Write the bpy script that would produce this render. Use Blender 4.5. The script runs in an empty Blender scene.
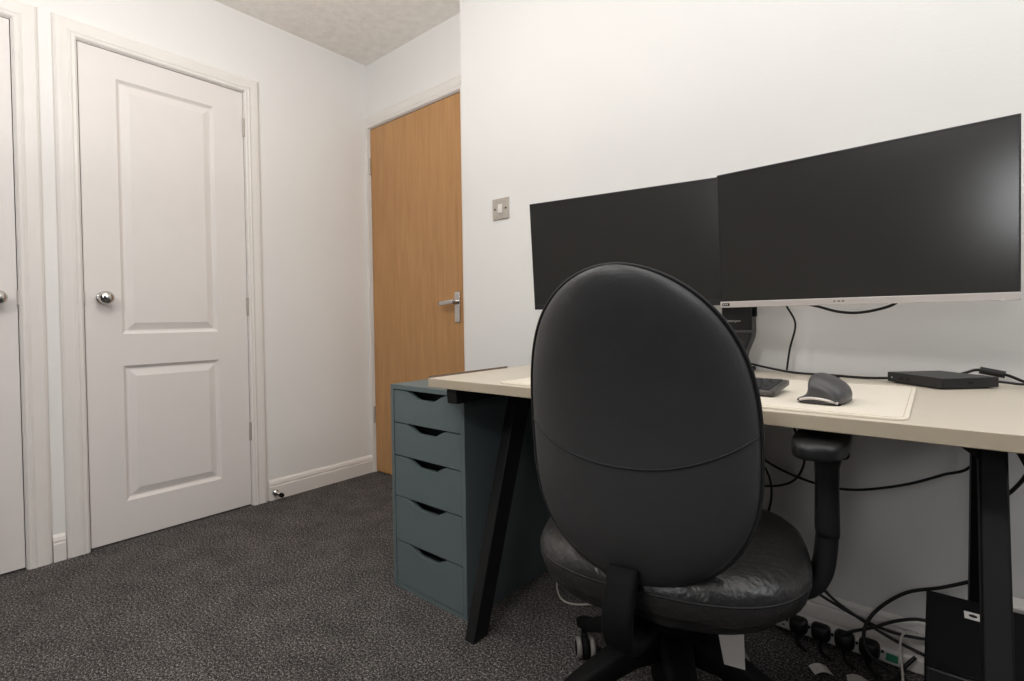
import bpy, bmesh, math, random
from mathutils import Vector, Matrix
random.seed(7)
PI = math.pi
S = bpy.context.scene
COL = S.collection

# ------------------------------------------------------------------ camera
cd = bpy.data.cameras.new('camera'); cam = bpy.data.objects.new('camera', cd); COL.objects.link(cam); S.camera = cam
def _rot(yaw, pitch, roll):
    f = Vector((-math.sin(yaw)*math.cos(pitch), math.cos(yaw)*math.cos(pitch), math.sin(pitch)))
    r = Vector((math.cos(yaw), math.sin(yaw), 0)); u = r.cross(f)
    return (math.cos(roll)*r+math.sin(roll)*u, -math.sin(roll)*r+math.cos(roll)*u, f)
r_, u_, f_ = _rot(.7111, -.0159, -.0156)
M = Matrix.Identity(4)
for i in range(3):
    M[i][0] = r_[i]; M[i][1] = u_[i]; M[i][2] = -f_[i]
M[0][3], M[1][3], M[2][3] = 2.6089, -1.8561, .9207
cam.matrix_world = M
cd.sensor_width = 36; cd.lens = 509.48*36/1024
cd.shift_x = 15.41/1024; cd.shift_y = -13.78/1024; cd.clip_start = .02

# ------------------------------------------------------------------ light and exposure
S.view_settings.view_transform = 'Standard'; S.view_settings.look = 'None'
S.view_settings.gamma = 1; S.view_settings.use_curve_mapping = False
S.view_settings.exposure = 0.0
w = bpy.data.worlds.new('sky'); S.world = w; w.use_nodes = True
w.node_tree.nodes['Background'].inputs[0].default_value = (.75, .85, 1, 1)
w.node_tree.nodes['Background'].inputs[1].default_value = 1.0
def area(name, loc, target, sx, sy, power, col):
    l = bpy.data.lights.new(name, 'AREA'); l.shape = 'RECTANGLE'; l.size = sx; l.size_y = sy; l.energy = power; l.color = col
    o = bpy.data.objects.new(name, l); COL.objects.link(o); o.location = loc
    o.rotation_euler = (Vector(target)-Vector(loc)).to_track_quat('-Z', 'Y').to_euler()
    return o
def point_light(name, loc, power, size, col):
    l = bpy.data.lights.new(name, 'POINT'); l.energy = power; l.shadow_soft_size = size; l.color = col
    o = bpy.data.objects.new(name, l); COL.objects.link(o); o.location = loc; return o
WC = (1, .992, .978)
WIN = (-1.35, -.45, 1.5, 2.3)     # window in the right wall, out of frame: y range, z range
area('window_daylight', (4.05, -.9, 1.92), (0, -.9, 1.55), .9, .75, 9.5, (.97, .985, 1))
point_light('door_side_fill', (1.3, -1.42, 2.0), 14.5, .13, WC)               # added point fill for the left side, not a known lamp
point_light('rear_fill', (2.2, -3.0, 2.25), 44, .13, WC)  # added fill from behind the camera to even out the walls
area('overhead_fill', (3.0, -1.0, 2.45), (3.0, -1.0, 0), 1.6, 1.5, 11, WC)  # added overhead fill, stands in for light bounced off the ceiling
area('ceiling_fill', (1.5, -1.8, 1.5), (1.5, -1.8, 3), .6, .6, 18, WC)  # added upward fill that brightens the ceiling, no fitting known
area('monitor_glare_light', (2.66, -3.36, 1.31), (2.66, 0, 1.4), .30, .42, 4.5, (.97, .985, 1))  # added for the glare on the right monitor; wall_front has no window

# ------------------------------------------------------------------ materials
def lin(c): return tuple(((v/255+.055)/1.055)**2.4 if v/255 > .04045 else v/255/12.92 for v in c)
def mat(name, c, rough=.5, metal=0, spec=.5, bump=0, bscale=80, var=.04, vscale=12, coat=0):
    m = bpy.data.materials.new(name); m.use_nodes = True; nt = m.node_tree; b = nt.nodes['Principled BSDF']
    tc = nt.nodes.new('ShaderNodeTexCoord'); n = nt.nodes.new('ShaderNodeTexNoise'); n.inputs['Scale'].default_value = vscale; n.inputs['Detail'].default_value = 3
    nt.links.new(tc.outputs['Object'], n.inputs['Vector'])
    cr = nt.nodes.new('ShaderNodeValToRGB'); L = lin(c)
    cr.color_ramp.elements[0].position = .3; cr.color_ramp.elements[1].position = .7
    cr.color_ramp.elements[0].color = tuple(v*(1-var) for v in L)+(1,); cr.color_ramp.elements[1].color = tuple(min(1, v*(1+var)) for v in L)+(1,)
    nt.links.new(n.outputs['Fac'], cr.inputs['Fac']); nt.links.new(cr.outputs['Color'], b.inputs['Base Color'])
    b.inputs['Roughness'].default_value = rough; b.inputs['Metallic'].default_value = metal
    b.inputs['Specular IOR Level'].default_value = spec; b.inputs['Coat Weight'].default_value = coat
    if bump:
        n2 = nt.nodes.new('ShaderNodeTexNoise'); n2.inputs['Scale'].default_value = bscale; n2.inputs['Detail'].default_value = 4
        nt.links.new(tc.outputs['Object'], n2.inputs['Vector'])
        bp = nt.nodes.new('ShaderNodeBump'); bp.inputs['Strength'].default_value = bump; bp.inputs['Distance'].default_value = .004
        nt.links.new(n2.outputs['Fac'], bp.inputs['Height']); nt.links.new(bp.outputs['Normal'], b.inputs['Normal'])
    return m
def carpet_mat():
    m = bpy.data.materials.new('carpet'); m.use_nodes = True; nt = m.node_tree; b = nt.nodes['Principled BSDF']
    tc = nt.nodes.new('ShaderNodeTexCoord')
    def noise(s, d=2):
        n = nt.nodes.new('ShaderNodeTexNoise'); n.inputs['Scale'].default_value = s; n.inputs['Detail'].default_value = d
        nt.links.new(tc.outputs['Object'], n.inputs['Vector']); return n
    a = noise(150, 4); a2 = noise(330, 1); c = noise(9, 3)
    cr = nt.nodes.new('ShaderNodeValToRGB'); e = cr.color_ramp.elements
    e[0].position = .36; e[0].color = lin((30, 29, 29))+(1,); e[1].position = .66; e[1].color = lin((166, 160, 157))+(1,)
    k = e.new(.51); k.color = lin((72, 69, 68))+(1,)
    mixf = nt.nodes.new('ShaderNodeMath'); mixf.operation = 'MULTIPLY_ADD'; mixf.inputs[1].default_value = .5
    half = nt.nodes.new('ShaderNodeMath'); half.operation = 'MULTIPLY'; half.inputs[1].default_value = .5
    nt.links.new(a2.outputs['Fac'], half.inputs[0]); nt.links.new(a.outputs['Fac'], mixf.inputs[0]); nt.links.new(half.outputs[0], mixf.inputs[2])
    nt.links.new(mixf.outputs[0], cr.inputs['Fac'])
    mp = nt.nodes.new('ShaderNodeMapRange'); mp.inputs['From Min'].default_value = .3; mp.inputs['From Max'].default_value = .7
    mp.inputs['To Min'].default_value = .8; mp.inputs['To Max'].default_value = 1.15; nt.links.new(c.outputs['Fac'], mp.inputs['Value'])
    mx = nt.nodes.new('ShaderNodeVectorMath'); mx.operation = 'SCALE'
    nt.links.new(cr.outputs['Color'], mx.inputs[0]); nt.links.new(mp.outputs['Result'], mx.inputs['Scale'])
    nt.links.new(mx.outputs['Vector'], b.inputs['Base Color']); b.inputs['Roughness'].default_value = 1; b.inputs['Specular IOR Level'].default_value = .05
    bp = nt.nodes.new('ShaderNodeBump'); bp.inputs['Strength'].default_value = .6; bp.inputs['Distance'].default_value = .004
    nt.links.new(mixf.outputs[0], bp.inputs['Height']); nt.links.new(bp.outputs['Normal'], b.inputs['Normal'])
    return m
def oak_mat():
    m = bpy.data.materials.new('oak'); m.use_nodes = True; nt = m.node_tree; b = nt.nodes['Principled BSDF']
    tc = nt.nodes.new('ShaderNodeTexCoord'); mp = nt.nodes.new('ShaderNodeMapping'); mp.inputs['Scale'].default_value = (14, 14, .9)
    nt.links.new(tc.outputs['Object'], mp.inputs['Vector'])
    n = nt.nodes.new('ShaderNodeTexNoise'); n.inputs['Scale'].default_value = 3; n.inputs['Detail'].default_value = 6; n.inputs['Distortion'].default_value = .6
    nt.links.new(mp.outputs['Vector'], n.inputs['Vector'])
    mp2 = nt.nodes.new('ShaderNodeMapping'); mp2.inputs['Scale'].default_value = (160, 160, 5); nt.links.new(tc.outputs['Object'], mp2.inputs['Vector'])
    n2 = nt.nodes.new('ShaderNodeTexNoise'); n2.inputs['Scale'].default_value = 2; n2.inputs['Detail'].default_value = 3; nt.links.new(mp2.outputs['Vector'], n2.inputs['Vector'])
    ad = nt.nodes.new('ShaderNodeMath'); ad.operation = 'MULTIPLY_ADD'; ad.inputs[1].default_value = .35
    nt.links.new(n2.outputs['Fac'], ad.inputs[0]); nt.links.new(n.outputs['Fac'], ad.inputs[2])
    cr = nt.nodes.new('ShaderNodeValToRGB'); e = cr.color_ramp.elements
    e[0].position = .45; e[0].color = lin((178, 132, 86))+(1,); e[1].position = .95; e[1].color = lin((197, 151, 102))+(1,)
    nt.links.new(ad.outputs[0], cr.inputs['Fac']); nt.links.new(cr.outputs['Color'], b.inputs['Base Color']); b.inputs['Roughness'].default_value = .45
    b.inputs['Specular IOR Level'].default_value = .3
    return m
MT = {
 'wall': mat('white_wall_paint', (235, 233, 230), .85, bump=.08, bscale=120, var=.008, vscale=4, spec=.2),
 'farwall': mat('darkened_unseen_wall', (45, 45, 48), .85, var=.01),  # unseen walls, colour darkened to cut bounced light under the desk
 'ceil': mat('textured_ceiling_paint', (243, 238, 232), .9, bump=.7, bscale=38, var=.05, vscale=22, spec=.1),
 'gloss': mat('white_gloss_woodwork', (232, 227, 222), .38, var=.01, spec=.4),
 'door': mat('white_door_paint', (230, 224, 220), .42, bump=.05, bscale=200, var=.008, spec=.35),
 'carpet': carpet_mat(), 'oak': oak_mat(),
 'chrome': mat('polished_chrome', (205, 203, 200), .18, 1, var=.02),
 'steel': mat('brushed_steel', (186, 178, 168), .45, .35, var=.05, vscale=60),
 'dark': mat('dark_gap', (25, 23, 22), .9),
 'teal': mat('grey_turquoise_lacquer', (97, 110, 111), .45, var=.02, spec=.35),
 'tealin': mat('dark_drawer_inside', (28, 32, 33), .8),
 'beige': mat('beige_desk_laminate', (198, 189, 174), .42, var=.012, vscale=30, spec=.35),
 'beigeedge': mat('beige_desk_edging', (186, 173, 152), .5, var=.02),
 'brown': mat('brown_edging', (116, 96, 82), .6),
 'anth': mat('anthracite_metal', (24, 24, 25), .55, bump=.05, bscale=300, spec=.3),
 'matt': mat('cream_desk_mat', (222, 214, 199), .7, bump=.06, bscale=300, var=.01),
 'matedge': mat('mat_stitching', (196, 184, 163), .8),
 'leather': mat('black_leather', (60, 60, 61), .48, bump=.12, bscale=260, var=.05, vscale=30, spec=.5),
 'seatleather': mat('black_creased_leather', (38, 37, 37), .36, bump=.8, bscale=55, var=.08, vscale=30, spec=.6),
 'stitch': mat('black_piping', (40, 40, 41), .6, spec=.3),
 'plastic': mat('black_plastic', (32, 32, 33), .42, bump=.04, bscale=400, spec=.45),
 'softblack': mat('matt_black_plastic', (14, 14, 15), .7, spec=.15),
 'cable': mat('black_cable_rubber', (20, 19, 19), .45, spec=.4),
 'wcable': mat('pale_cable_rubber', (200, 194, 186), .5),
 'rubber': mat('grey_castor_tread', (126, 123, 120), .6),
 'screen': mat('dark_matt_screen', (49, 48, 46), .19, spec=.6, var=.02),
 'silver': mat('silver_plastic', (205, 198, 194), .35, .35, var=.01),
 'graph': mat('graphite_plastic', (70, 69, 70), .42, spec=.5, var=.03),
 'key': mat('dark_key_plastic', (46, 46, 48), .5),
 'keybody': mat('graphite_keyboard_case', (84, 82, 80), .4, .3),
 'paper': mat('white_paper', (225, 220, 214), .8, var=.02),
 'white': mat('white_plastic', (228, 222, 216), .4, var=.01),
 'mark': mat('pale_print', (190, 188, 186), .5),
 'green': mat('green_label', (60, 140, 105), .6),
}

# ------------------------------------------------------------------ helpers
def obj(name, bm, m, parent=None, smooth=False, bevel=0, seg=2, angle=40):
    if isinstance(m, str): m = [m]
    bmesh.ops.remove_doubles(bm, verts=bm.verts, dist=1e-6)
    bmesh.ops.recalc_face_normals(bm, faces=bm.faces)
    me = bpy.data.meshes.new(name); bm.to_mesh(me); bm.free()
    for k in m: me.materials.append(MT[k])
    o = bpy.data.objects.new(name, me); COL.objects.link(o)
    if parent: o.parent = parent
    if bevel:
        b = o.modifiers.new('bevel', 'BEVEL'); b.width = bevel; b.segments = seg; b.limit_method = 'ANGLE'; b.angle_limit = math.radians(angle)
        b.harden_normals = False
    if smooth or bevel:
        for p in me.polygons: p.use_smooth = True
        if not smooth or bevel:
            me.set_sharp_from_angle(angle=math.radians(35)) if hasattr(me, 'set_sharp_from_angle') else None
    return o
def thing(name, label, cat, loc=(0, 0, 0), rz=0, group=None):
    o = bpy.data.objects.new(name, None); COL.objects.link(o); o.empty_display_size = .05
    o.location = loc; o.rotation_euler = (0, 0, rz); return tag(o, label, cat, group)
def tag(o, label, cat, group=None):
    o['label'] = label; o['category'] = cat
    if group: o['group'] = group
    return o
def struct(o): o['kind'] = 'structure'; return o
def box(bm, x0, x1, y0, y1, z0, z1, mtx=None):
    vs = [bm.verts.new((x, y, z)) for z in (z0, z1) for y in (y0, y1) for x in (x0, x1)]
    if mtx is not None:
        for v in vs: v.co = mtx @ v.co
    fs = [bm.faces.new([vs[i] for i in q]) for q in ((0, 2, 3, 1), (4, 5, 7, 6), (0, 1, 5, 4), (2, 6, 7, 3), (0, 4, 6, 2), (1, 3, 7, 5))]
    return fs
def bx(*a, mtx=None):
    bm = bmesh.new(); box(bm, *a, mtx=mtx); return bm
def catmull(P, n=6):
    P = [Vector(p) for p in P]; Q = [P[0]*2-P[1]]+P+[P[-1]*2-P[-2]]; out = []
    for i in range(1, len(Q)-2):
        a, b, c, d = Q[i-1:i+3]
        for k in range(n):
            t = k/n; out.append(.5*((2*b)+(c-a)*t+(2*a-5*b+4*c-d)*t*t+(3*b-a-3*c+d)*t**3))
    out.append(P[-1]); return out
def ringshape(kind, seg):
    out = []
    for i in range(seg):
        t = 2*PI*i/seg; c, s = math.cos(t), math.sin(t)
        if kind == 'round': out.append((c, s))
        else: out.append((math.copysign(abs(c)**.45, c), math.copysign(abs(s)**.45, s)))
    return out
def sweep(bm, P, R, seg=10, kind='round', up=None):
    """tube along P; R a radius, a list of radii or of (side, up) half sizes"""
    P = [Vector(p) for p in P]; n = len(P); sh = ringshape(kind, seg); rings = []
    T = [(P[min(i+1, n-1)]-P[max(i-1, 0)]).normalized() for i in range(n)]
    N = Vector(up) if up else (Vector((0, 0, 1)) if abs(T[0].z) < .9 else Vector((0, 1, 0)))
    for i in range(n):
        N0 = Vector(up) if up else N
        N = (N0-T[i]*N0.dot(T[i])).normalized(); B = T[i].cross(N)
        r = R[i] if isinstance(R, (list, tuple)) and isinstance(R[0], (list, tuple, float)) and len(R) == n else R
        a, b = r if isinstance(r, (list, tuple)) else (r, r)
        rings.append([bm.verts.new(P[i]+B*(a*x)+N*(b*y)) for x, y in sh])
    for i in range(n-1):
        for j in range(seg): bm.faces.new((rings[i][j], rings[i][(j+1) % seg], rings[i+1][(j+1) % seg], rings[i+1][j]))
    bm.faces.new(rings[0][::-1]); bm.faces.new(rings[-1])
    return bm
def tube(P, r, seg=8, n=6): return sweep(bmesh.new(), catmull(P, n), r, seg)
def lathe(bm, prof, seg=32, mtx=None):
    """revolve (r, h) about local z"""
    rings = []
    for r, h in prof:
        if r < 1e-6: rings.append([bm.verts.new((0, 0, h))])
        else: rings.append([bm.verts.new((r*math.cos(2*PI*k/seg), r*math.sin(2*PI*k/seg), h)) for k in range(seg)])
    if mtx is not None:
        for R in rings:
            for v in R: v.co = mtx @ v.co
    for a, b in zip(rings, rings[1:]):
        for k in range(seg):
            if len(a) == 1 and len(b) == 1: continue
            if len(a) == 1: bm.faces.new((a[0], b[k], b[(k+1) % seg]))
            elif len(b) == 1: bm.faces.new((a[k], a[(k+1) % seg], b[0]))
            else: bm.faces.new((a[k], a[(k+1) % seg], b[(k+1) % seg], b[k]))
    if len(rings[0]) > 1: bm.faces.new(rings[0][::-1])
    if len(rings[-1]) > 1: bm.faces.new(rings[-1])
    return bm
def prism(bm, pts, axis, a, b):
    """extrude a polygon of 2-D points along an axis from a to b ('x': pts are (y,z); 'y': (x,z); 'z': (x,y))"""
    f = {'x': lambda p, t: (t, p[0], p[1]), 'y': lambda p, t: (p[0], t, p[1]), 'z': lambda p, t: (p[0], p[1], t)}[axis]
    A = [bm.verts.new(f(p, a)) for p in pts]; B = [bm.verts.new(f(p, b)) for p in pts]; n = len(pts)
    for i in range(n): bm.faces.new((A[i], A[(i+1) % n], B[(i+1) % n], B[i]))
    bm.faces.new(A[::-1]); bm.faces.new(B); return bm
def rrect(x0, x1, y0, y1, r, n=6):
    out = []
    for cx, cy, a in ((x1-r, y1-r, 0), (x0+r, y1-r, 90), (x0+r, y0+r, 180), (x1-r, y0+r, 270)):
        for k in range(n+1):
            t = math.radians(a+90*k/n); out.append((cx+r*math.cos(t), cy+r*math.sin(t)))
    return out
def RX(loc, axis):
    """matrix that carries local z to an axis vector at loc"""
    q = Vector((0, 0, 1)).rotation_difference(Vector(axis)); return Matrix.Translation(loc) @ q.to_matrix().to_4x4()
def text_mesh(s, size, mtx, depth=.0004):
    c = bpy.data.curves.new('t', 'FONT'); c.body = s; c.size = size; c.extrude = depth; c.align_x = 'CENTER'; c.align_y = 'CENTER'
    t = bpy.data.objects.new('t', c); COL.objects.link(t); dg = bpy.context.evaluated_depsgraph_get()
    me = bpy.data.meshes.new_from_object(t.evaluated_get(dg)); bm = bmesh.new(); bm.from_mesh(me)
    bmesh.ops.transform(bm, matrix=mtx, verts=bm.verts); bpy.data.objects.remove(t); bpy.data.meshes.remove(me); return bm

# ------------------------------------------------------------------ room shell
H = 2.4623; XE = 4.1; YB = -3.4; YD = -.125; XC = .921
struct(obj('floor', bx(-.3, XE+.1, YB-.1, .15, -.05, 0), 'carpet'))
struct(obj('ceiling', bx(-.3, XE+.1, YB-.1, .15, H, H+.05), 'ceil'))
D1 = (-1.380, -.738); D2 = (-2.222, -1.579); DT = 2.0612; G = .006   # the two white doors on the left wall: y range, top
L = .022                                                          # lining thickness each side of a door
bm = bmesh.new()
ys = [YB-.1, D2[0]-L, D2[1]+L, D1[0]-L, D1[1]+L, .1]
box(bm, -.12, 0, ys[0], ys[1], 0, H); box(bm, -.12, 0, ys[2], ys[3], 0, H); box(bm, -.12, 0, ys[4], ys[5], 0, H)
box(bm, -.12, 0, ys[1], ys[2], DT+L, H); box(bm, -.12, 0, ys[3], ys[4], DT+L, H)
struct(obj('wall_left', bm, 'wall'))
OX = (.0283, .796); OT = 2.0697
bm = bmesh.new()
box(bm, OX[1]+L, XC, 0, .1, 0, H); box(bm, 0, OX[1]+L, 0, .1, OT+L, H); box(bm, 0, OX[0]-L, 0, .1, 0, OT+L)
struct(obj('wall_back', bm, 'wall'))
struct(obj('wall_desk', bx(XC, XE, YD, .1, 0, H), 'wall'))
bm = bmesh.new(); y0, y1, z0, z1 = WIN
box(bm, XE, XE+.1, YB-.1, y0, 0, H); box(bm, XE, XE+.1, y1, .1, 0, H); box(bm, XE, XE+.1, y0, y1, 0, z0); box(bm, XE, XE+.1, y0, y1, z1, H)
struct(obj('wall_right', bm, 'farwall'))
bm = bmesh.new(); f = .05
box(bm, XE+.03, XE+.08, y0, y1, z0, z0+f); box(bm, XE+.03, XE+.08, y0, y1, z1-f, z1); box(bm, XE+.03, XE+.08, y0, y0+f, z0+f, z1-f); box(bm, XE+.03, XE+.08, y1-f, y1, z0+f, z1-f)
struct(obj('window_1', bm, 'gloss'))
struct(obj('wall_front', bx(0, XE, YB-.1, YB, 0, H), 'farwall'))

# skirting boards: profile (out from the wall, height)
SK = [(0, 0), (.017, 0), (.017, .068), (.014, .074), (.0155, .080), (.011, .094), (.004, .102), (0, .102)]
def skirt(name, pts_axis, a, b, base, sgn):
    bm = bmesh.new()
    prism(bm, [(base+sgn*p, z) for p, z in SK], pts_axis, a, b)
    return struct(obj(name, bm, 'gloss'))
skirt('baseboard_left', 'y', -.652, 0, 0, 1)
skirt('baseboard_between', 'y', -1.499, -1.461, 0, 1)
skirt('baseboard_desk', 'x', XC-.0, XE, YD, -1)
skirt('baseboard_return', 'y', YD, 0, XC, -1)
skirt('baseboard_rear', 'y', YB, D2[0]-.082, 0, 1)

# door casings: moulded architrave swept round three sides with mitred corners
AR = [(.006, 0), (.006, .012), (.012, .017), (.020, .016), (.026, .019), (.034, .015), (.056, .017), (.068, .016), (.076, .011), (.080, 0)]  # (away from the opening, out from the wall)
def casing(name, y0, y1, top, face):
    """face(u, out, z) -> point; opening spans u in [y0, y1] up to top"""
    bm = bmesh.new(); rows = []
    for d, o in AR:
        rows.append([bm.verts.new(face(u, o, z)) for u, z in ((y0-d, 0), (y0-d, top+d), (y1+d, top+d), (y1+d, 0))])
    n = len(rows)
    for i in range(n):
        a, b = rows[i], rows[(i+1) % n]
        for k in range(3): bm.faces.new((a[k], a[k+1], b[k+1], b[k]))
    bm.faces.new([r[0] for r in rows]); bm.faces.new([r[3] for r in rows])
    # lining behind the casing and the stop bead
    def bxf(u0, u1, o0, o1, z0, z1):
        P = [face(u, o, z) for u in (u0, u1) for o in (o0, o1) for z in (z0, z1)]
        v = [bm.verts.new(p) for p in P]
        for q in ((0, 1, 3, 2), (4, 6, 7, 5), (0, 4, 5, 1), (2, 3, 7, 6), (0, 2, 6, 4), (1, 5, 7, 3)): bm.faces.new([v[i] for i in q])
    bxf(y0-L, y0-.003, -.115, .003, 0, top+L); bxf(y1+.003, y1+L, -.115, .003, 0, top+L); bxf(y0-.003, y1+.003, -.115, .003, top+.003, top+L)
    bxf(y0-.003, y0+.012, -.06, -.048, 0, top); bxf(y1-.012, y1+.003, -.06, -.048, 0, top); bxf(y0, y1, -.06, -.048, top-.012, top+.003)
    return struct(obj(name, bm, 'gloss'))
FL = lambda u, o, z: (o, u, z)
casing('trim_1', D1[0], D1[1], DT, FL); casing('trim_2', D2[0], D2[1], DT, FL)
# the oak door's casing: the left leg is cut down by the corner of the room
def trim_oak():
    bm = bmesh.new(); W = OX[0]
    prof = [(d, o) for d, o in AR]
    # head
    A = [bm.verts.new((.0005, -o, OT+d)) for d, o in prof]; B = [bm.verts.new((OX[1]+d, -o, OT+d)) for d, o in prof]; C = [bm.verts.new((OX[1]+d, -o, 0)) for d, o in prof]
    n = len(prof)
    for i in range(n):
        j = (i+1) % n
        bm.faces.new((A[i], A[j], B[j], B[i])); bm.faces.new((B[i], B[j], C[j], C[i]))
    bm.faces.new(A); bm.faces.new(C)
    box(bm, .0005, W-.006, -.017, 0, 0, OT+.008)
    box(bm, W-L, W-.003, -.003, .1, 0, OT+L); box(bm, OX[1]+.003, OX[1]+L, -.003, .1, 0, OT+L); box(bm, W-.003, OX[1]+.003, -.003, .1, OT+.003, OT+L)
    box(bm, W-.003, W+.012, .048, .06, 0, OT); box(bm, OX[1]-.012, OX[1]+.003, .048, .06, 0, OT); box(bm, W, OX[1], .048, .06, OT-.012, OT)
    return struct(obj('trim_3', bm, 'gloss'))
trim_oak()

# ------------------------------------------------------------------ doors
def panel_door(name, y0, y1, hinge_high):
    """white moulded two-panel door; y0 < y1, knob near knob_y, hinges on y1 or y0 side"""
    T = DT; bm = bmesh.new(); zb = .008; w = y1-y0
    ya, yb = y0+.124, y1-.135
    P = [(ya, yb, .169, .745), (ya, yb, .880, 1.953)]
    X = lambda d: d
    yl = [y0, ya, yb, y1]; zl = [zb, .169, .745, .880, 1.953, T]
    V = {}
    def v(i, j):
        if (i, j) not in V: V[(i, j)] = bm.verts.new((0, yl[i], zl[j]))
        return V[(i, j)]
    for i in range(3):
        for j in range(5):
            if i == 1 and j in (1, 3): continue
            bm.faces.new((v(i, j), v(i+1, j), v(i+1, j+1), v(i, j+1)))
    for p0, p1, q0, q1 in P:
        prev = None
        for ins, d in ((0, 0), (.004, -.004), (.012, -.011), (.018, -.0115), (.044, -.003), (.047, -.002), (.052, -.002)):
            loop = [bm.verts.new((d, a, b)) for a, b in ((p0+ins, q0+ins), (p1-ins, q0+ins), (p1-ins, q1-ins), (p0+ins, q1-ins))]
            if prev:
                for k in range(4): bm.faces.new((prev[k], prev[(k+1) % 4], loop[(k+1) % 4], loop[k]))
            prev = loop
        bm.faces.new(prev)
    # edges and back
    fr = [(y0, zb), (y1, zb), (y1, T), (y0, T)]
    A = [bm.verts.new((0, a, b)) for a, b in fr]; B = [bm.verts.new((-.04, a, b)) for a, b in fr]
    bmesh.ops.remove_doubles(bm, verts=bm.verts, dist=1e-6)
    bm2 = bm
    o = [(0, 1), (1, 2), (2, 3), (3, 0)]
    me_edges = [y0, y1]
    B = [bm.verts.new((-.04, a, b)) for a, b in fr]; A = [bm.verts.new((0, a, b)) for a, b in fr]
    for i, j in o: bm.faces.new((A[i], A[j], B[j], B[i]))
    bm.faces.new(B[::-1])
    return struct(obj(name, bm, 'door'))
def knob(parent, y, z, x=0):
    m = RX((x, y, z), (1, 0, 0)); bm = bmesh.new()
    lathe(bm, [(0, 0), (.0265, 0), (.0265, .003), (.022, .006), (.011, .008), (.0095, .02), (.012, .026), (.022, .032), (.0275, .042), (.0265, .052), (.019, .060), (.008, .064), (0, .0645)], 32, m)
    obj('door_knob', bm, 'chrome', parent, smooth=True)
def hinge(parent, y, z, h=.09):
    bm = bmesh.new(); lathe(bm, [(0, 0), (.0055, 0), (.0055, h*.3), (.0048, h*.31), (.0055, h*.32), (.0055, h*.66), (.0048, h*.67), (.0055, h*.68), (.0055, h), (0, h)], 12, Matrix.Translation((.005, y, z)))
    obj('hinge', bm, 'steel', parent)
d = panel_door('door_1', D1[0], D1[1], 1); knob(d, -1.317, 1.031)
for z in (1.845, .955, .33): hinge(d, D1[1]+.001, z)
obj('latch', bx(.001, .004, D1[0]-.003, D1[0]+.002, 1.0, 1.055), 'steel', d)
d = panel_door('door_2', D2[0], D2[1], 1); knob(d, D2[1]-.057, 1.025)
for z in (1.845, .955, .33): hinge(d, D2[0]-.001, z)
obj('latch', bx(.001, .004, D2[1]-.002, D2[1]+.003, 1.0, 1.055), 'steel', d)
# oak door, its lever handle on a long back plate
d = struct(obj('door_3', bx(OX[0], OX[1], 0, .042, .006, OT), 'oak', bevel=.002))
hp = obj('handle_plate', bx(.733, .771, -.008, 0, .905, 1.062), 'chrome', d, bevel=.002)
bm = bmesh.new()
lathe(bm, [(0, 0), (.011, 0), (.011, .03), (0, .03)], 20, RX((.752, -.005, 1.01), (0, -1, 0)))
obj('handle_rose', bm, 'chrome', hp)
bm = bmesh.new(); sweep(bm, catmull([(.760, -.040, 1.011), (.735, -.042, 1.010), (.69, -.040, 1.006), (.652, -.036, 1.004)], 5), (.008, .011), 14, 'sq', up=(0, 0, 1))
obj('lever', bm, 'chrome', hp, smooth=True)
bm = bmesh.new()
for z in (.918, 1.049): lathe(bm, [(0, .0), (.004, .0), (.003, .0015), (0, .0015)], 10, RX((.752, -.008, z), (0, -1, 0)))
obj('screw', bm, 'steel', hp)
for z in (1.80, .30):
    bm = bmesh.new(); lathe(bm, [(0, 0), (.007, 0), (.007, .1), (0, .1)], 12, Matrix.Translation((OX[0]-.002, -.006, z))); obj('hinge', bm, 'steel', d)

# ------------------------------------------------------------------ things on the walls
t = thing('door_stop', 'small chrome door stop with black rubber tip fixed to the left skirting', 'door stop', (.017, -.623, .038))
bm = bmesh.new(); lathe(bm, [(0, 0), (.017, 0), (.018, .006), (.013, .012), (.007, .016), (.007, .058), (0, .058)], 24, RX((0, 0, 0), (1, 0, 0))); obj('stem', bm, 'chrome', t, smooth=True)
bm = bmesh.new(); lathe(bm, [(0, .056), (.0105, .056), (.0115, .064), (.0105, .075), (0, .076)], 24, RX((0, 0, 0), (1, 0, 0))); obj('rubber_tip', bm, 'softblack', t, smooth=True)

t = thing('light_switch', 'square brushed metal light switch plate with white rocker beside the oak door', 'switch', (1.156, YD, 1.405))
obj('face_plate', bx(-.046, .046, -.007, 0, -.046, .046), 'steel', t, bevel=.002)
rk = bmesh.new(); prism(rk, [(-.0105, -.02), (-.007, -.02), (-.007, .02), (-.0095, .02), (-.0125, 0)], 'x', -.011, .011); obj('rocker', rk, 'white', t)
for sx in (-.031, .031):
    bm = bmesh.new(); lathe(bm, [(0, .0065), (.0045, .0065), (.0035, .009), (0, .009)], 12, RX((sx, 0, 0), (0, -1, 0))); obj('screw', bm, 'dark', t)

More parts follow.
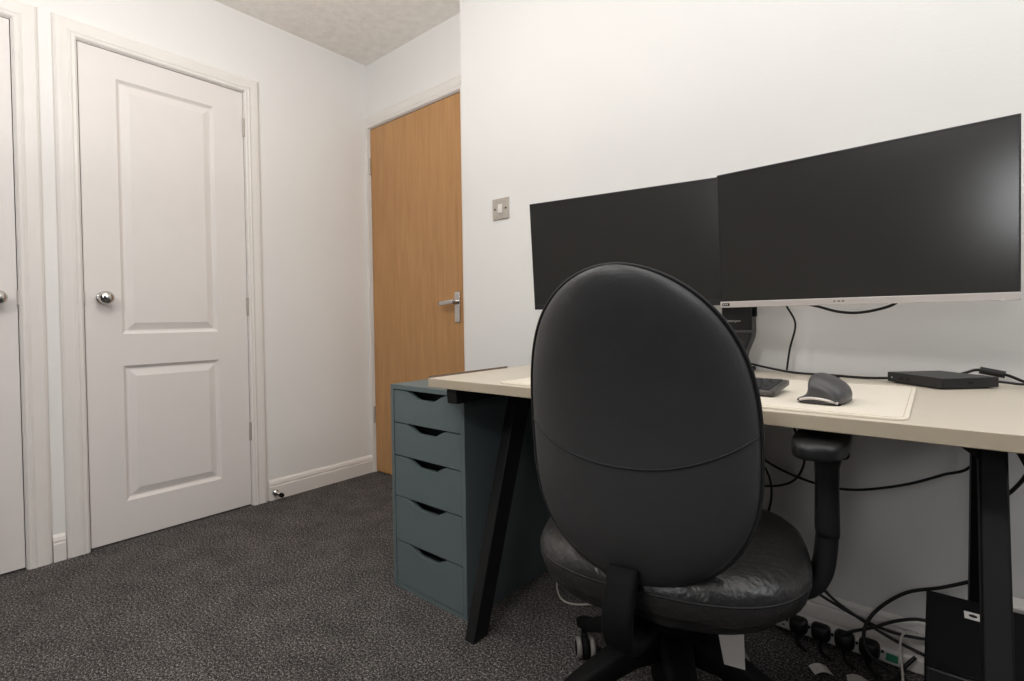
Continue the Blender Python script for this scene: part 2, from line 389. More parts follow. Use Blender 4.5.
# ------------------------------------------------------------------ drawer unit
AX, AY, AW, AD, AH = 1.178, -.7635, .355, .57, .70
t = thing('drawer_unit', 'grey turquoise five drawer unit under the left end of the desk', 'drawers', (AX, AY, 0))
bm = bmesh.new(); p = .016
box(bm, 0, p, .0, AD, .0, AH); box(bm, AW-p, AW, .0, AD, .0, AH); box(bm, p, AW-p, 0, AD, AH-.016, AH)
box(bm, p, AW-p, .006, AD, .012, .03); box(bm, p, AW-p, AD-.01, AD, .03, AH-.016)
obj('carcass', bm, 'teal', t, bevel=.0012)
obj('plinth', bx(p, AW-p, .002, .02, 0, .014), 'teal', t)
obj('drawer_shadow_board', bx(p+.001, AW-p-.001, .06, .07, .032, AH-.018), 'tealin', t)
zs = [.684, .571, .458, .318, .164, .0165]
for k in range(5):
    z1, z0 = zs[k]-.0025, zs[k+1]+.0015; xa, xb = p+.002, AW-p-.002; c = (xa+xb)/2
    # front with the dipped finger cut-out in its top edge
    cw, cb, dp = .094, .040, .025
    pts = [(xa, z0), (xb, z0), (xb, z1), (c+cw, z1), (c+cw-.012, z1-.004), (c+cb+.008, z1-dp+.004), (c+cb-.004, z1-dp), (c-cb+.004, z1-dp), (c-cb-.008, z1-dp+.004), (c-cw+.012, z1-.004), (c-cw, z1), (xa, z1)]
    bm = bmesh.new(); prism(bm, pts, 'y', .0015, .018)
    df = obj('drawer_front', bm, 'teal', t)
    bm = bmesh.new(); box(bm, xa+.006, xb-.006, .024, .034, z0+.006, z1-.030)
    box(bm, xa+.006, xb-.006, .024, AD-.03, z0+.004, z0+.008)
    obj('drawer_box', bm, 'tealin', df)

# ------------------------------------------------------------------ desk
KX0, KX1, KY0, KY1, KZ, KT = 1.485, 2.80, -.862, -.146, .75, .026
t = thing('desk', 'beige topped desk with black splayed metal legs against the white wall', 'desk', (KX0, KY0, 0))
t_inv = Matrix.Translation((-KX0, -KY0, 0))
def dobj(name, bm, m, **k):
    par = k.pop('parent', t)
    if par is t: bmesh.ops.transform(bm, matrix=t_inv, verts=bm.verts)
    return obj(name, bm, m, par, **k)
bm = bx(KX0, KX1, KY0, KY1, KZ-KT, KZ); bmesh.ops.recalc_face_normals(bm, faces=bm.faces)
for q in bm.faces: q.material_index = 0 if q.normal.z > .5 else 1
dobj('desktop', bm, ['beige', 'beigeedge'], bevel=.0015)
dobj('edge_strip', bx(KX0-.0015, KX0+.0025, KY0+.004, -.50, KZ-.002, KZ+.0055), 'brown')['label'] = 'thin dark brown strip along the left edge'
BZ = KZ-KT
for xa, xb in ((1.525, 1.572), (2.713, 2.760)):
    pass
for x in (1.6025, 2.6855):
    s = -1 if x < 2 else 1
    xo = x+s*.0465
    bm = bmesh.new(); prism(bm, [(-.835, BZ), (-.838, BZ-.012), (-.834, BZ-.046), (-.80, BZ-.046), (-.20, BZ-.046), (-.17, BZ-.03), (-.17, BZ)], 'x', xo-.020, xo+.020)
    dobj('top_bar', bm, 'anth', bevel=.002)
    dobj('leg_mount', bx(min(x, xo), max(x, xo), -.62, -.32, BZ-.03, BZ-.002), 'anth')
    for y0, y1 in ((-.80, -.575), (-.165, -.36)):
        bm = bmesh.new(); sy = .040
        prism(bm, [(y0-sy*.75, 0), (y0+sy*.75, 0), (y1+sy, BZ-.04), (y1-sy, BZ-.04)], 'x', x-.0185, x+.0185)
        dobj('leg', bm, 'anth', bevel=.003)
    # gusset that braces the leg head against the cross rail
    bm = bmesh.new(); xi = x-s*.0185
    prism(bm, [(xi, BZ), (xi-s*.085, BZ), (xi-s*.08, BZ-.006), (xi, BZ-.07)], 'y', -.60, -.545)
    dobj('gusset', bm, 'anth')
dobj('cross_rail', bx(1.60, 2.69, -.53, -.47, BZ-.04, BZ), 'anth', bevel=.002)

# desk mat
bm = bmesh.new(); prism(bm, rrect(1.735, 2.577, -.843, -.387, .022), 'z', KZ, KZ+.0042)
mo = tag(obj('desk_mat', bm, 'matt', bevel=.001), 'large cream desk mat along the front of the desktop', 'desk mat')
bm = bmesh.new(); P = rrect(1.742, 2.570, -.836, -.394, .017); P.append(P[0])
sweep(bm, [(x, y, KZ+.0043) for x, y in P], .0006, 6); obj('stitching', bm, 'matedge', mo)
MZ = KZ+.0042

# ------------------------------------------------------------------ monitors
def monitor(name, label, cx, cy, cz, yaw, tilt, W, Hh, bar, barmat):
    t = thing(name, label, 'monitor', (cx, cy, cz)); n = Vector((math.sin(yaw), -math.cos(yaw), 0))
    t.rotation_euler = (Matrix.Rotation(yaw, 3, 'Z') @ Matrix.Rotation(-tilt, 3, 'X')).to_euler()
    w, h = W/2, Hh/2; bz = .0085; D = .014
    bm = bmesh.new()   # local: x right, y into the screen, z up; front at y = 0
    box(bm, -w, w, .0035, D, -h+.001, h); box(bm, -w, -w+.003, 0, .0035, -h+bar, h); box(bm, w-.003, w, 0, .0035, -h+bar, h); box(bm, -w+.003, w-.003, 0, .0035, h-.003, h)
    prism(bm, [(-w*.55, -h*.6), (w*.55, -h*.6), (w*.55, h*.55), (-w*.55, h*.55)], 'y', D, .042)
    obj('casing', bm, 'plastic', t)
    obj('screen', bx(-w+.003, w-.003, .0012, .0035, -h+bar, h-.003), 'screen', t)
    b = obj('bottom_bezel', bx(-w, w, -.001, D, -h, -h+bar), barmat, t, bevel=.0012)
    obj('mount_plate', bx(-.06, .06, .042, .052, -.06, .06), 'softblack', t, bevel=.003)
    return t, b
mr, br = monitor('monitor', 'right monitor of the pair, silver bar below its black screen', 2.4466, -.411, 1.1215, -.071, -.048, .58, .3613, .0165, 'silver')
w, h = .29, .1807
bd = obj('badge', bx(-w+.006, -w+.025, -.002, -.001, -h+.0045, -h+.0120), 'softblack', br)
for k in range(3): obj('badge_mark', bx(-w+.0085+k*.0047, -w+.0115+k*.0047, -.0024, -.002, -h+.0065, -h+.0100), 'mark', br)
for k in range(3): obj('button', bx(-.0235+k*.009, -.0195+k*.009, -.002, -.001, -h+.0075, -h+.0105), 'graph', br, bevel=.0004)
obj('power_light', bx(w-.028, w-.022, -.0018, -.001, -h+.0005, -h+.003), 'white', br)
ml, bl = monitor('monitor', 'left monitor with all black frame, partly behind the chair back', 1.8445, -.369, 1.132, .167, -.084, .615, .366, .0165, 'plastic')

# arm that carries both monitors: clamp, post and two arms on the back of the screens
t = thing('display_mount', 'black dual screen mount clamped at the back edge of the desk', 'monitor mount', (2.16, -.215, KZ))
bm = bmesh.new(); prism(bm, rrect(-.05, .03, -.05, .075, .012), 'z', 0, .008); obj('base_plate', bm, 'softblack', t, bevel=.002)
obj('clamp', bx(-.025, .025, .0695, .086, -.05, .010), 'softblack', t, bevel=.003)
bm = bmesh.new(); prism(bm, [(-.022, .012), (.018, .012), (.019, .03), (.024, .060), (.034, .085), (.041, .105), (.043, .125), (.043, .20), (-.041, .20), (-.041, .115), (-.037, .095), (-.030, .06)], 'y', -.032, .026)
po = obj('post', bm, 'plastic', t, bevel=.006)
obj('collar', bx(-.042, .044, -.036, -.028, .118, .125), 'graph', po, bevel=.002)
bm = text_mesh('Kensington', .0095, Matrix.Translation((-.008, -.0325, .153)) @ Matrix.Rotation(PI/2, 4, 'X')); obj('lettering', bm, 'mark', po)
obj('cable_clip', bx(.043, .051, -.02, .0, .165, .20), 'softblack', po, bevel=.001)
bm = bmesh.new(); lathe(bm, [(0, .19), (.017, .19), (.017, .41), (0, .41)], 20); obj('column', bm, 'plastic', t)
for sx, c in ((-1, (1.8445, -.369, 1.132, .167, .615)), (1, (2.4466, -.411, 1.1215, -.071, .58))):
    e = Vector((c[0]-2.16, c[1]+.062+.215, c[2]-KZ))
    mid = Vector((e.x*.5, .050, e.z))
    bm = bmesh.new(); sweep(bm, [(0, .0, e.z), tuple(mid)], (.016, .02), 12, 'sq', up=(0, 0, 1)); ao = obj('arm', bm, 'plastic', t, smooth=False)
    bm = bmesh.new(); sweep(bm, [tuple(mid), tuple(e+Vector((0, -.006, 0)))], (.014, .018), 12, 'sq', up=(0, 0, 1)); obj('elbow', bm, 'plastic', ao)

# ------------------------------------------------------------------ keyboard
t = thing('keyboard', 'compact graphite keyboard with dark keys on the cream mat', 'keyboard', (2.220, -.722, MZ), math.radians(-3))
KM = Matrix.Rotation(math.radians(6), 4, 'X'); kw, kd = .292, .118
bm = bmesh.new(); prism(bm, rrect(-kw/2, kw/2, 0, kd, .01), 'z', .003, .0125); bmesh.ops.transform(bm, matrix=KM, verts=bm.verts)
obj('case', bm, 'keybody', t, bevel=.0015)
bm = bmesh.new(); prism(bm, [(.085, 0), (.112, 0), (.112, .0155), (.085, .0125)], 'x', -kw/2+.02, kw/2-.02); obj('foot', bm, 'keybody', t)
rows = [[1]*14, [1]*13+[1], [1.4]+[1]*12+[.6], [1.6]+[1]*11+[1.4], [1.3]+[1]*12+[.7], [1, 1, 1, 1.0, 5, 1, 1, 1, 1, 1]]
pit = .0194
for r, row in enumerate(rows):
    x = -kw/2+.010; tot = sum(row); u = (kw-.020)/tot; y = kd-.010-(r+1)*.0164
    for q in row:
        bm = bmesh.new(); a, b = x+.0013, x+q*u-.0013
        V0 = [(a, y), (b, y), (b, y+.0142), (a, y+.0142)]
        lo = [bm.verts.new((X, Y, .0122)) for X, Y in V0]
        hi = [bm.verts.new((X+(.001 if X == a else -.001), Y+(.001 if Y == y else -.001), .0158)) for X, Y in V0]
        for k in range(4): bm.faces.new((lo[k], lo[(k+1) % 4], hi[(k+1) % 4], hi[k]))
        bm.faces.new(hi); bm.faces.new(lo[::-1]); bmesh.ops.transform(bm, matrix=KM, verts=bm.verts)
        obj('key', bm, 'key', t); x += q*u

# ------------------------------------------------------------------ vertical mouse (seen from its heel)
t = thing('computer_mouse', 'dark grey upright ergonomic mouse on the cream mat beside the keyboard', 'mouse', (2.452, -.722, MZ), math.radians(-6))
sec = [(-.044, .002), (-.043, .0055), (-.034, .009), (-.025, .017), (-.0215, .030), (-.0225, .042), (-.020, .0515), (-.012, .0555), (.000, .0535), (.016, .047), (.030, .0375), (.037, .028), (.040, .016), (.039, .006), (.036, .002)]
stn = [(-.052, .55, .50), (-.050, .72, .66), (-.042, .90, .86), (-.022, 1.0, .98), (.0, 1.0, 1.0), (.022, .95, .96), (.042, .84, .84), (.056, .66, .62), (.060, .5, .45)]
bm = bmesh.new(); R = []
for y, sx, sz in stn: R.append([bm.verts.new((X*sx, y, .002+(Z-.002)*sz)) for X, Z in sec])
for a, b in zip(R, R[1:]):
    for k in range(len(sec)): bm.faces.new((a[k], a[(k+1) % len(sec)], b[(k+1) % len(sec)], b[k]))
bm.faces.new(R[0]); bm.faces.new(R[-1][::-1])
mb = obj('body', bm, 'graph', t, smooth=True)
sb = mb.modifiers.new('sub', 'SUBSURF'); sb.levels = 2; sb.render_levels = 2
bm = bmesh.new(); lathe(bm, [(0, -.004), (.011, -.004), (.012, 0), (.011, .004), (0, .004)], 20, Matrix.Translation((.006, .030, .036)) @ Matrix.Rotation(math.radians(30), 4, 'Y') @ Matrix.Rotation(PI/2, 4, 'Y')); obj('scroll_wheel', bm, 'softblack', t, smooth=True)
bm = bmesh.new(); sweep(bm, catmull([(-.030, -.052, .0075), (-.012, -.0545, .0115), (.010, -.054, .0105), (.030, -.047, .005)], 6), (.0018, .0025), 8); obj('trim_line', bm, 'silver', t, smooth=True)
obj('base_pad', bx(-.034, .032, -.042, .045, 0, .003), 'softblack', t, bevel=.001)
obj('side_button', bx(-.0235, -.020, .0, .022, .030, .037), 'plastic', t, bevel=.001)

# ------------------------------------------------------------------ docking station
t = thing('docking_station', 'flat black docking box turned cornerwise on the desk by the wall', 'docking station', (2.617, -.288, KZ), math.radians(-46))
# local x runs along the left front side (from the left corner to the near corner), y away
bm = bmesh.new(); prism(bm, rrect(-.072, .072, -.068, .068, .004, 3), 'z', .003, .0255); bd = obj('body', bm, 'plastic', t, bevel=.0015)
obj('base_foot', bx(-.06, .06, -.056, .056, 0, .004), 'softblack', t)
for k, x in enumerate((-.03, -.012)): obj('port', bx(x-.006, x+.006, -.0685, -.067, .010, .016), 'dark', t)
obj('port', bx(.0715, .0725, -.005, .006, .011, .017), 'dark', t)
obj('status_light', bx(-.058, -.055, -.0685, -.0675, .012, .015), 'mark', t)

# ------------------------------------------------------------------ cables on the desk and the wall
def cable(label, P, r=.0032, m='cable', group=None, parts=(), name='cable'):
    o = tag(obj(name, tube(P, r, 8, 6), m, smooth=True), label, 'cable', group); return o
zc = KZ+.0036
cable('black cable lying along the back of the desktop from monitor arm to docking box', [(2.150, -.172, zc+.025), (2.205, -.172, zc+.012), (2.30, -.200, zc), (2.40, -.225, zc), (2.47, -.245, zc), (2.537, -.272, zc+.006)])
cable('thin black cable hanging from behind the right monitor down to the desk', [(2.283, -.28, .99), (2.287, -.215, .945), (2.300, -.180, .905), (2.300, -.172, .875), (2.288, -.178, .82), (2.281, -.185, KZ+.008)], .0028)
o = cable('thick black video cable looping below the right monitor', [(2.335, -.27, .950), (2.37, -.258, .940), (2.415, -.25, .925), (2.465, -.25, .922), (2.525, -.25, .938), (2.555, -.265, .965)], .0036)
obj('connector', sweep(bmesh.new(), [(2.318, -.272, .953), (2.35, -.269, .948)], (.009, .006), 10, 'sq', up=(0, 0, 1)), 'cable', o)
o = cable('black power lead with ferrite block plugged into the docking box', [(2.645, -.20, KZ+.014), (2.667, -.170, KZ+.022), (2.69, -.158, KZ+.028), (2.735, -.160, KZ+.019), (2.77, -.195, KZ+.005), (2.805, -.21, KZ+.004), (2.83, -.20, KZ-.03), (2.85, -.16, KZ-.12)], .0035)
obj('ferrite_block', sweep(bmesh.new(), [(2.690, -.159, KZ+.028), (2.734, -.161, KZ+.019)], (.0085, .0085), 12), 'cable', o)
o = cable('short black lead leaving the right corner of the docking box', [(2.690, -.268, KZ+.013), (2.715, -.262, KZ+.012), (2.745, -.25, KZ+.008), (2.785, -.252, KZ+.004), (2.82, -.23, KZ-.02), (2.84, -.19, KZ-.12)], .0028)
obj('connector', sweep(bmesh.new(), [(2.683, -.270, KZ+.0135), (2.712, -.263, KZ+.012)], (.0065, .0045), 10, 'sq', up=(0, 0, 1)), 'cable', o)

# ------------------------------------------------------------------ cables below the desk
yw = -.145
cable('black cable sagging along the wall below the desk, widest sweep', [(2.16, yw-.02, .56), (2.20, yw, .485), (2.27, yw, .448), (2.36, yw, .427), (2.44, yw, .430), (2.54, yw, .463), (2.62, yw, .505), (2.68, yw-.01, .55), (2.70, yw-.02, .70)], .0035)
cable('black cable dropping from the desk underside behind the chair arm', [(2.27, -.20, .715), (2.285, yw-.03, .62), (2.315, yw-.02, .535), (2.318, yw-.02, .48), (2.285, yw-.02, .425), (2.21, yw-.02, .40), (2.14, yw-.02, .42)], .0032)
cable('black cable hanging in a loop beside the chair back edge', [(2.15, yw-.03, .55), (2.215, yw-.035, .47), (2.238, yw-.04, .41), (2.232, yw-.04, .34), (2.208, yw-.045, .285), (2.190, yw-.052, .36), (2.195, yw-.05, .45), (2.15, yw-.05, .56)], .0032)
cable('black cable arching over the floor leads to the black box', [(2.68, -.16, .26), (2.62, -.165, .225), (2.55, -.17, .19), (2.49, -.20, .135), (2.465, -.225, .08), (2.48, -.245, .035), (2.53, -.25, .012), (2.57, -.265, .006)], .0045)
cable('black lead slanting down from the chair arm to the floor', [(2.33, -.16, .165), (2.39, -.165, .115), (2.45, -.17, .085), (2.52, -.175, .06), (2.59, -.18, .045)], .0042)
cable('second black lead slanting just below the first towards the black box', [(2.31, -.180, .145), (2.38, -.185, .118), (2.46, -.19, .094), (2.53, -.19, .085), (2.60, -.18, .09)], .0040)
cable('black lead curving from the third plug up to the black box', [(2.415, -.235, .055), (2.44, -.225, .072), (2.48, -.20, .085), (2.53, -.185, .115), (2.58, -.18, .135), (2.63, -.175, .13)], .0040)
cable('black lead lying on the carpet in front of the power strip', [(2.47, -.25, .02), (2.50, -.29, .006), (2.53, -.27, .006), (2.55, -.235, .03), (2.57, -.22, .055)], .0045)
cable('pale grey cable looping up beside the black box', [(2.58, -.40, .006), (2.555, -.33, .008), (2.545, -.26, .035), (2.540, -.22, .08), (2.55, -.20, .10), (2.575, -.195, .105)], .0028, 'wcable')
cable('thin white cable trailing on the carpet beside the black box', [(2.47, -.33, .005), (2.51, -.36, .005), (2.545, -.42, .005), (2.57, -.50, .005)], .0025, 'wcable')
cable('pale thin cable looped on the carpet left of the chair', [(1.60, -.305, .012), (1.595, -.36, .006), (1.635, -.433, .006), (1.689, -.484, .006), (1.737, -.482, .006), (1.789, -.44, .006), (1.86, -.40, .006)], .003, 'wcable')
cable('black cable bowing out below the right end of the desk', [(2.72, -.20, .69), (2.765, -.17, .63), (2.775, -.16, .56), (2.75, -.155, .50), (2.71, -.15, .45)], .0042)

# ------------------------------------------------------------------ power strip and plugs
t = thing('power_strip', 'long white power strip on the floor against the desk wall skirting', 'power strip', (2.385, -.178, 0))
SM = Matrix.Rotation(math.radians(0), 4, 'X')
obj('body', bx(-.215, .225, -.024, .024, .002, .042), 'white', t, bevel=.006)
for k in range(6):
    x = -.16+k*.0555
    bm = bmesh.new(); box(bm, x-.003, x+.003, -.0246, -.0236, .028, .036); box(bm, x-.011, x-.006, -.0246, -.0236, .014, .018); box(bm, x+.006, x+.011, -.0246, -.0236, .014, .018)
    obj('socket', bm, 'dark', t)
obj('label', bx(.125, .150, -.0248, -.0240, .012, .032), 'green', t)['label'] = 'green sticker'
PLN = ['black plug, leftmost of the four in the white power strip', 'black plug, second from left of four in the white power strip', 'black plug, third from left of four in the white power strip', 'black plug, rightmost of the four in the white power strip']
proto = None
for k in range(4):
    loc = (2.312+k*.0545, -.2035, .032)
    if proto is None:
        t = thing('plug', PLN[0], 'plug', loc, 0, 'plugs in the power strip')
        bm = bmesh.new(); R = []
        for y, s in ((0, .96), (-.006, 1.0), (-.018, .97), (-.026, .86), (-.030, .68)):
            R.append([bm.verts.new((X*s, y, Z*s)) for X, Z in rrect(-.023, .023, -.017, .026, .012, 4)])
        for a, b in zip(R, R[1:]):
            for j in range(len(a)): bm.faces.new((a[j], a[(j+1) % len(a)], b[(j+1) % len(a)], b[j]))
        bm.faces.new(R[0]); bm.faces.new(R[-1]); obj('plug_body', bm, 'cable', t, smooth=True)
        bm = tube([(0, -.015, -.014), (0, -.020, -.022), (.002, -.032, -.027), (.01, -.055, -.0275), (.03, -.075, -.0275)], .004, 8, 5); obj('lead', bm, 'cable', t, smooth=True)
        proto = t
    else:
        c = proto.copy(); COL.objects.link(c); c.location = loc; c['label'] = PLN[k]
        for ch in proto.children:
            q = ch.copy(); COL.objects.link(q); q.parent = c

# black computer box on the floor at the right leg
t = thing('computer_box', 'black box shaped computer standing on the floor behind the right desk leg', 'computer', (2.592, -.30, 0))
bm = bmesh.new(); box(bm, 0, .235, -.33, 0, .008, .268); cb = obj('casing', bm, 'softblack', t, bevel=.003)
obj('front_panel', bx(.003, .232, -.338, -.33, .012, .265), 'plastic', t, bevel=.003)
for k in range(4): obj('foot', bx(.02+.17*(k % 2), .045+.17*(k % 2), -.31+.25*(k//2), -.28+.25*(k//2), 0, .009), 'softblack', t)
lb = obj('sticker', bx(.063, .089, -.098, -.064, .2682, .2688), 'paper', t); lb['label'] = 'small white sticker with a dark mark'
bm = bmesh.new(); lathe(bm, [(0, .2688), (.007, .2688), (.007, .2692), (0, .2692)], 16, Matrix.Translation((.077, -.081, 0))); obj('sticker_mark', bm, 'dark', lb)
for k in range(2): obj('power_button' if k else 'drive_slot', bx(.06+.055*k, .085+.055*k, -.3395, -.338, .24, .244), 'mark', t)

# white carrier of leads right of the leg: a white adapter standing at the skirting
t = thing('wall_adapter', 'white plug-in adapter by the skirting at the right edge', 'adapter', (2.765, -.175, 0))
bm = bmesh.new(); prism(bm, rrect(-.04, .04, -.03, .03, .012), 'z', .0, .24); obj('body', bm, 'white', t, bevel=.006)
obj('lead', tube([(-.02, -.028, .20), (-.03, -.05, .15), (-.015, -.06, .08), (.0, -.055, .02), (.02, -.07, .004)], .004), 'wcable', t, smooth=True)

# paper tags on the carpet
for (x, y, a, lbl) in ((2.385, -.345, .6, 'small white paper tag on the carpet below the second plug'), (2.462, -.335, .2, 'folded white paper scrap on the carpet below the rightmost plug')):
    t = thing('paper_tag', lbl, 'paper', (x, y, 0), a)
    bm = bmesh.new(); n = 6
    rowsv = [[bm.verts.new((-.022+.044*i/n, s*.017, .006+.008*math.sin(PI*i/n))) for i in range(n+1)] for s in (-1, 1)]
    for i in range(n): bm.faces.new((rowsv[0][i], rowsv[0][i+1], rowsv[1][i+1], rowsv[1][i]))
    g = bmesh.ops.extrude_face_region(bm, geom=bm.faces[:]); bmesh.ops.translate(bm, vec=(0, 0, .0006), verts=[e for e in g['geom'] if isinstance(e, bmesh.types.BMVert)])
    obj('sheet', bm, 'paper', t)

# ------------------------------------------------------------------ office chair (local: faces +y, origin on the floor under the hub)
t = thing('office_chair', 'black leather office chair with high rounded back facing the desk', 'chair', (2.176, -.785, 0), math.radians(13))
def interp(T, z):
    for a, b in zip(T, T[1:]):
        if a[0] <= z <= b[0]:
            k = (z-a[0])/(b[0]-a[0]); return a[1]+(b[1]-a[1])*k
    return T[0][1] if z < T[0][0] else T[-1][1]
def smoothtab(T, n=8):
    P = catmull([(a, b, 0) for a, b in T], n); return [(p.x, p.y) for p in P]
YT = smoothtab([(.46, -.300), (.55, -.328), (.65, -.345), (.75, -.359), (.85, -.386), (.94, -.430), (1.02, -.480)])
ZB, ZT = .490, .991
def halfw(z):
    """egg outline of the back"""
    zc = .705
    if z >= zc:
        q = (z-zc)/(ZT-zc); return .1765*max(0, 1-q**2.75)**.54
    q = (zc-z)/(zc-ZB); return .1765*max(0, 1-q**2.6)**.5
def backpt(a, z, side, D):
    """a in [-1,1] across; side -1 rear shell, +1 front cushion"""
    w = halfw(z); k = min(1, w/.16)**.7
    y = interp(YT, z)+.045*(a*a)*(w/.2)**2
    return Vector((a*w, y+side*D*k*max(0, 1-abs(a)**2.6)**.55, z))
def zrows(n): return [ZB+(ZT-ZB)*(.5-.5*math.cos(PI*i/n)) for i in range(n+1)]
def shell(side, D, inset=0):
    bm = bmesh.new(); NA = 28; rows = []
    for z in zrows(44):
        if halfw(z) < 1e-4: rows.append([bm.verts.new(backpt(0, z, side, 0))]); continue
        rr = []
        for i in range(NA+1):
            a = -math.cos(PI*i/NA); p = backpt(a, z, side, D); rr.append(bm.verts.new(p))
        rows.append(rr)
    for A, B in zip(rows, rows[1:]):
        for i in range(NA):
            if len(A) == 1: bm.faces.new((A[0], B[i+1], B[i]))
            elif len(B) == 1: bm.faces.new((A[i], A[i+1], B[0]))
            else: bm.faces.new((A[i], A[i+1], B[i+1], B[i]))
    return bm
obj('backrest_shell', shell(-1, .050), 'leather', t, smooth=True)
obj('backrest_cushion', shell(1, .055), 'leather', t, smooth=True)
def rim(off):
    P = []
    for z in zrows(60): P.append(backpt(1, z, 1, 0)+Vector((.001, off, 0)))
    for z in zrows(60)[::-1][1:-1]: P.append(backpt(-1, z, 1, 0)+Vector((-.001, off, 0)))
    P.append(P[0]); return P
obj('piping', sweep(bmesh.new(), rim(-.004), .0028, 8), 'stitch', t, smooth=True)
obj('piping', sweep(bmesh.new(), rim(.007), .0028, 8), 'stitch', t, smooth=True)
# the curved seam across the rear shell
P = []
for i in range(41):
    a = -.985+1.97*i/40; P.append(backpt(a, .700+.05*abs(a)**2.2, -1, .0508))
obj('seam', sweep(bmesh.new(), P, .0016, 6), 'stitch', t, smooth=True)
# seat cushion
def seat(a0, b0, prof, cx=0, cy=0, n=56, e=2.7):
    bm = bmesh.new(); R = []
    for s, z in prof:
        ring = []
        for k in range(n):
            th = 2*PI*k/n; c, q = math.cos(th), math.sin(th)
            x = a0*s*math.copysign(abs(c)**(2/e), c); y = b0*s*math.copysign(abs(q)**(2/e), q)
            dz = -.022*max(0, y/b0)**3*s-.014*(y/b0+.6)*s
            ring.append(bm.verts.new((cx+x, cy+y, z+dz)))
        R.append(ring)
    for A, B in zip(R, R[1:]):
        for k in range(n): bm.faces.new((A[k], A[(k+1) % n], B[(k+1) % n], B[k]))
    bm.faces.new(R[0]); bm.faces.new(R[-1]); return bm
sprof = [(.86, .440), (.93, .442), (.98, .454), (1.0, .472), (.995, .490), (.965, .506), (.90, .517), (.80, .519), (.6, .512), (.4, .506), (.2, .504), (.05, .503)]
SYC = -.075
obj('seat_cushion', seat(.242, .265, sprof, .010, SYC), 'seatleather', t, smooth=True)
obj('seat_pan', seat(.225, .235, [(.75, .412), (.95, .416), (1.0, .430), (1.0, .444)], 0, SYC), 'plastic', t, smooth=True)
obj('seat_piping', sweep(bmesh.new(), [tuple(v) for v in [(.010+0.2405*math.copysign(abs(math.cos(2*PI*k/60))**(2/2.7), math.cos(2*PI*k/60)), SYC+.2635*math.copysign(abs(math.sin(2*PI*k/60))**(2/2.7), math.sin(2*PI*k/60)), .4825-.022*max(0, math.copysign(abs(math.sin(2*PI*k/60))**(2/2.7), math.sin(2*PI*k/60)))**3-.014*(math.copysign(abs(math.sin(2*PI*k/60))**(2/2.7), math.sin(2*PI*k/60))+.6)) for k in range(61)]], .002, 6), 'stitch', t, smooth=True)
# mechanism, gas lift
bm = bmesh.new(); box(bm, -.07, .07, -.20, .09, .370, .416); obj('tilt_mechanism', bm, 'plastic', t, bevel=.012)
bm = bmesh.new(); lathe(bm, [(0, .23), (.028, .23), (.028, .30), (.0145, .302), (.0145, .375), (0, .375)], 24); obj('gas_lift', bm, 'plastic', t)
bm = bmesh.new(); sweep(bm, [(.07, .0, .390), (.17, .01, .388), (.20, .012, .386)], .006, 10); obj('height_lever', bm, 'plastic', t)
# upright carrying the back
bm = bmesh.new(); sweep(bm, catmull([(0, -.15, .402), (0, -.27, .402), (-.010, -.345, .407), (-.016, -.385, .430), (-.016, -.395, .47), (-.014, -.380, .51), (-.012, -.365, .535)], 6), (.023, .011), 16, 'sq', up=None)
obj('back_upright', bm, 'softblack', t, smooth=True)
# arms
for s in (1, -1):
    XA, YA = (.280, -.04) if s > 0 else (-.272, .05)
    bm = bmesh.new()
    sweep(bm, catmull([(s*.08, YA, .424), (s*.19, YA, .408), (s*.243, YA, .412), (s*.270, YA, .446), (XA-s*.001, YA, .50), (XA, YA, .56)], 6), (.028, .017), 14, 'sq', up=None)
    st = obj('arm_bracket', bm, 'plastic', t, smooth=True)
    bm = bmesh.new(); R = [(.0315, .0185), (.0325, .0190), (.031, .0185), (.030, .018), (.031, .019), (.036, .023), (.052, .032)]
    sweep(bm, [(XA, YA, .520), (XA, YA, .528), (XA, YA, .57), (XA, YA, .615), (XA, YA, .645), (XA, YA, .667), (XA, YA-.005, .683)], R, 18, 'sq', up=(1, 0, 0))
    obj('arm_sleeve', bm, 'plastic', t, smooth=True)
    bm = bmesh.new(); RR = []
    outline = []
    for k in range(40):
        th = 2*PI*k/40; c, q = math.cos(th), math.sin(th)
        outline.append((math.copysign(abs(c)**.6, c)*.043, math.copysign(abs(q)**.6, q)*.125))
    for sc, z in ((.84, .680), (.97, .682), (1.0, .687), (1.0, .697), (.98, .7025), (.90, .706), (.5, .707)):
        RR.append([bm.verts.new((s*(.266 if s > 0 else .262)+x*sc+.17*(y+.045 if s > 0 else 0), (-.052 if s > 0 else .05)+y*(1-(1-sc)*.35), z)) for x, y in outline])
    for A, B in zip(RR, RR[1:]):
        for k in range(40): bm.faces.new((A[k], A[(k+1) % 40], B[(k+1) % 40], B[k]))
    bm.faces.new(RR[0]); bm.faces.new(RR[-1]); obj('arm_pad', bm, 'plastic', t, smooth=True)
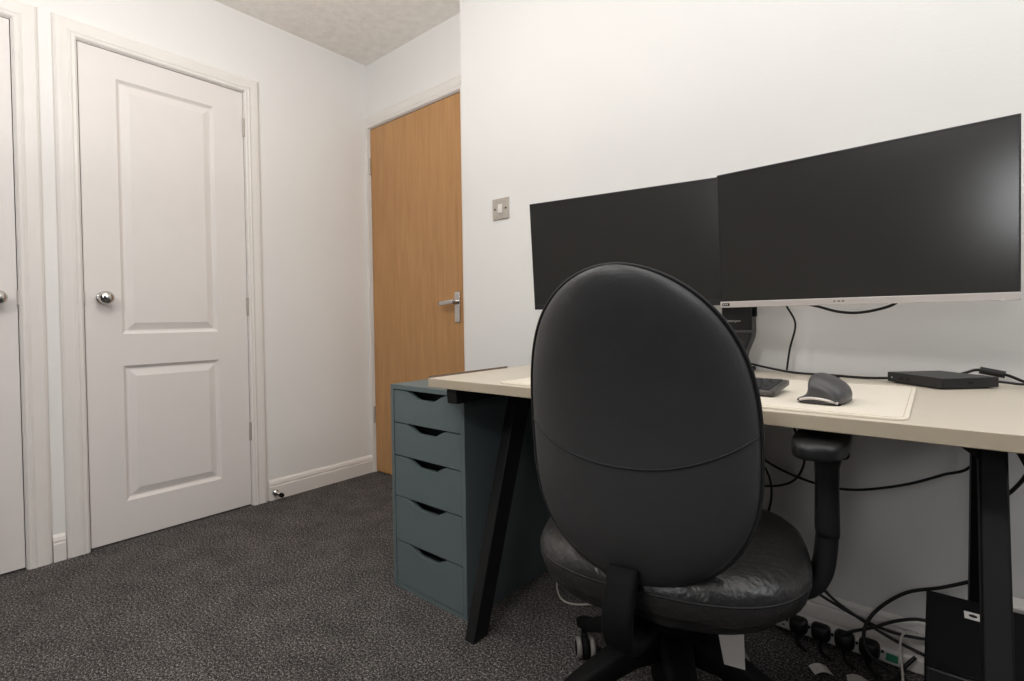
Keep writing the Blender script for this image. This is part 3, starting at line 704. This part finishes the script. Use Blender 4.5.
# five-star base on twin-wheel castors
bm = bmesh.new(); lathe(bm, [(0, .12), (.040, .12), (.046, .140), (.046, .232), (.038, .252), (.030, .258), (0, .258)], 28); obj('base_hub', bm, 'softblack', t, smooth=True)
for k in range(5):
    a = math.radians(144+72*k); d = Vector((math.cos(a), math.sin(a), 0)); n = Vector((-d.y, d.x, 0))
    bm = bmesh.new()
    P = [d*.03+Vector((0, 0, .222)), d*.10+Vector((0, 0, .204)), d*.20+Vector((0, 0, .150)), d*.29+Vector((0, 0, .095)), d*.338+Vector((0, 0, .080))]
    sweep(bm, P, [(.034, .032), (.029, .027), (.024, .021), (.020, .015), (.016, .013)], 14, 'sq', up=(0, 0, 1)); obj('base_leg', bm, 'softblack', t, smooth=True)
    bm = bmesh.new(); e = d*.325
    lathe(bm, [(0, .05), (.008, .05), (.008, .082), (0, .082)], 12, Matrix.Translation(e))
    th = math.radians(118) if k == 0 else a+.9; u = Vector((math.cos(th), math.sin(th), 0)); ax = Vector((-u.y, u.x, 0)); c = e-u*.018+Vector((0, 0, .026))
    prof = [(0, -.009), (.020, -.009), (.024, -.004), (.024, .004), (.020, .009), (0, .009)]
    lathe(bm, [(0, -.010), (.014, -.010), (.027, -.006), (.027, .006), (.014, .010), (0, .010)], 20, RX(c, ax))
    for s in (-1, 1): lathe(bm, [(0, -.0085), (.018, -.0085), (.019, -.007), (.019, .007), (.018, .0085), (0, .0085)], 20, RX(c+ax*s*.018, ax))
    sweep(bm, [c+u*.01+Vector((0, 0, .02)), e+Vector((0, 0, .056))], .009, 8)
    cs = obj('castor', bm, 'softblack', t, smooth=True)
    for s in (-1, 1):
        bm = bmesh.new(); lathe(bm, [(.0185, -.007), (.0245, -.0065), (.026, -.004), (.0262, 0), (.026, .004), (.0245, .0065), (.0185, .007), (.0185, -.007)], 24, RX(c+ax*s*.018, ax)); obj('wheel', bm, 'rubber', cs, smooth=True)
# paper tag hanging from the seat pan
bm = bmesh.new(); n = 5; R = []
for i in range(n+1):
    f = i/n; R.append([bm.verts.new((.118+.012*f+x*(1-.35*f), -.145-.012*math.sin(f*2), .415-.12*f)) for x in (-.026, .0, .026)])
for A, B in zip(R, R[1:]):
    for k in range(2): bm.faces.new((A[k], A[k+1], B[k+1], B[k]))
g = bmesh.ops.extrude_face_region(bm, geom=bm.faces[:]); bmesh.ops.translate(bm, vec=(0, .0006, 0), verts=[e for e in g['geom'] if isinstance(e, bmesh.types.BMVert)])
tg = obj('care_label', bm, 'paper', t); tg['label'] = 'white printed label hanging below the seat'
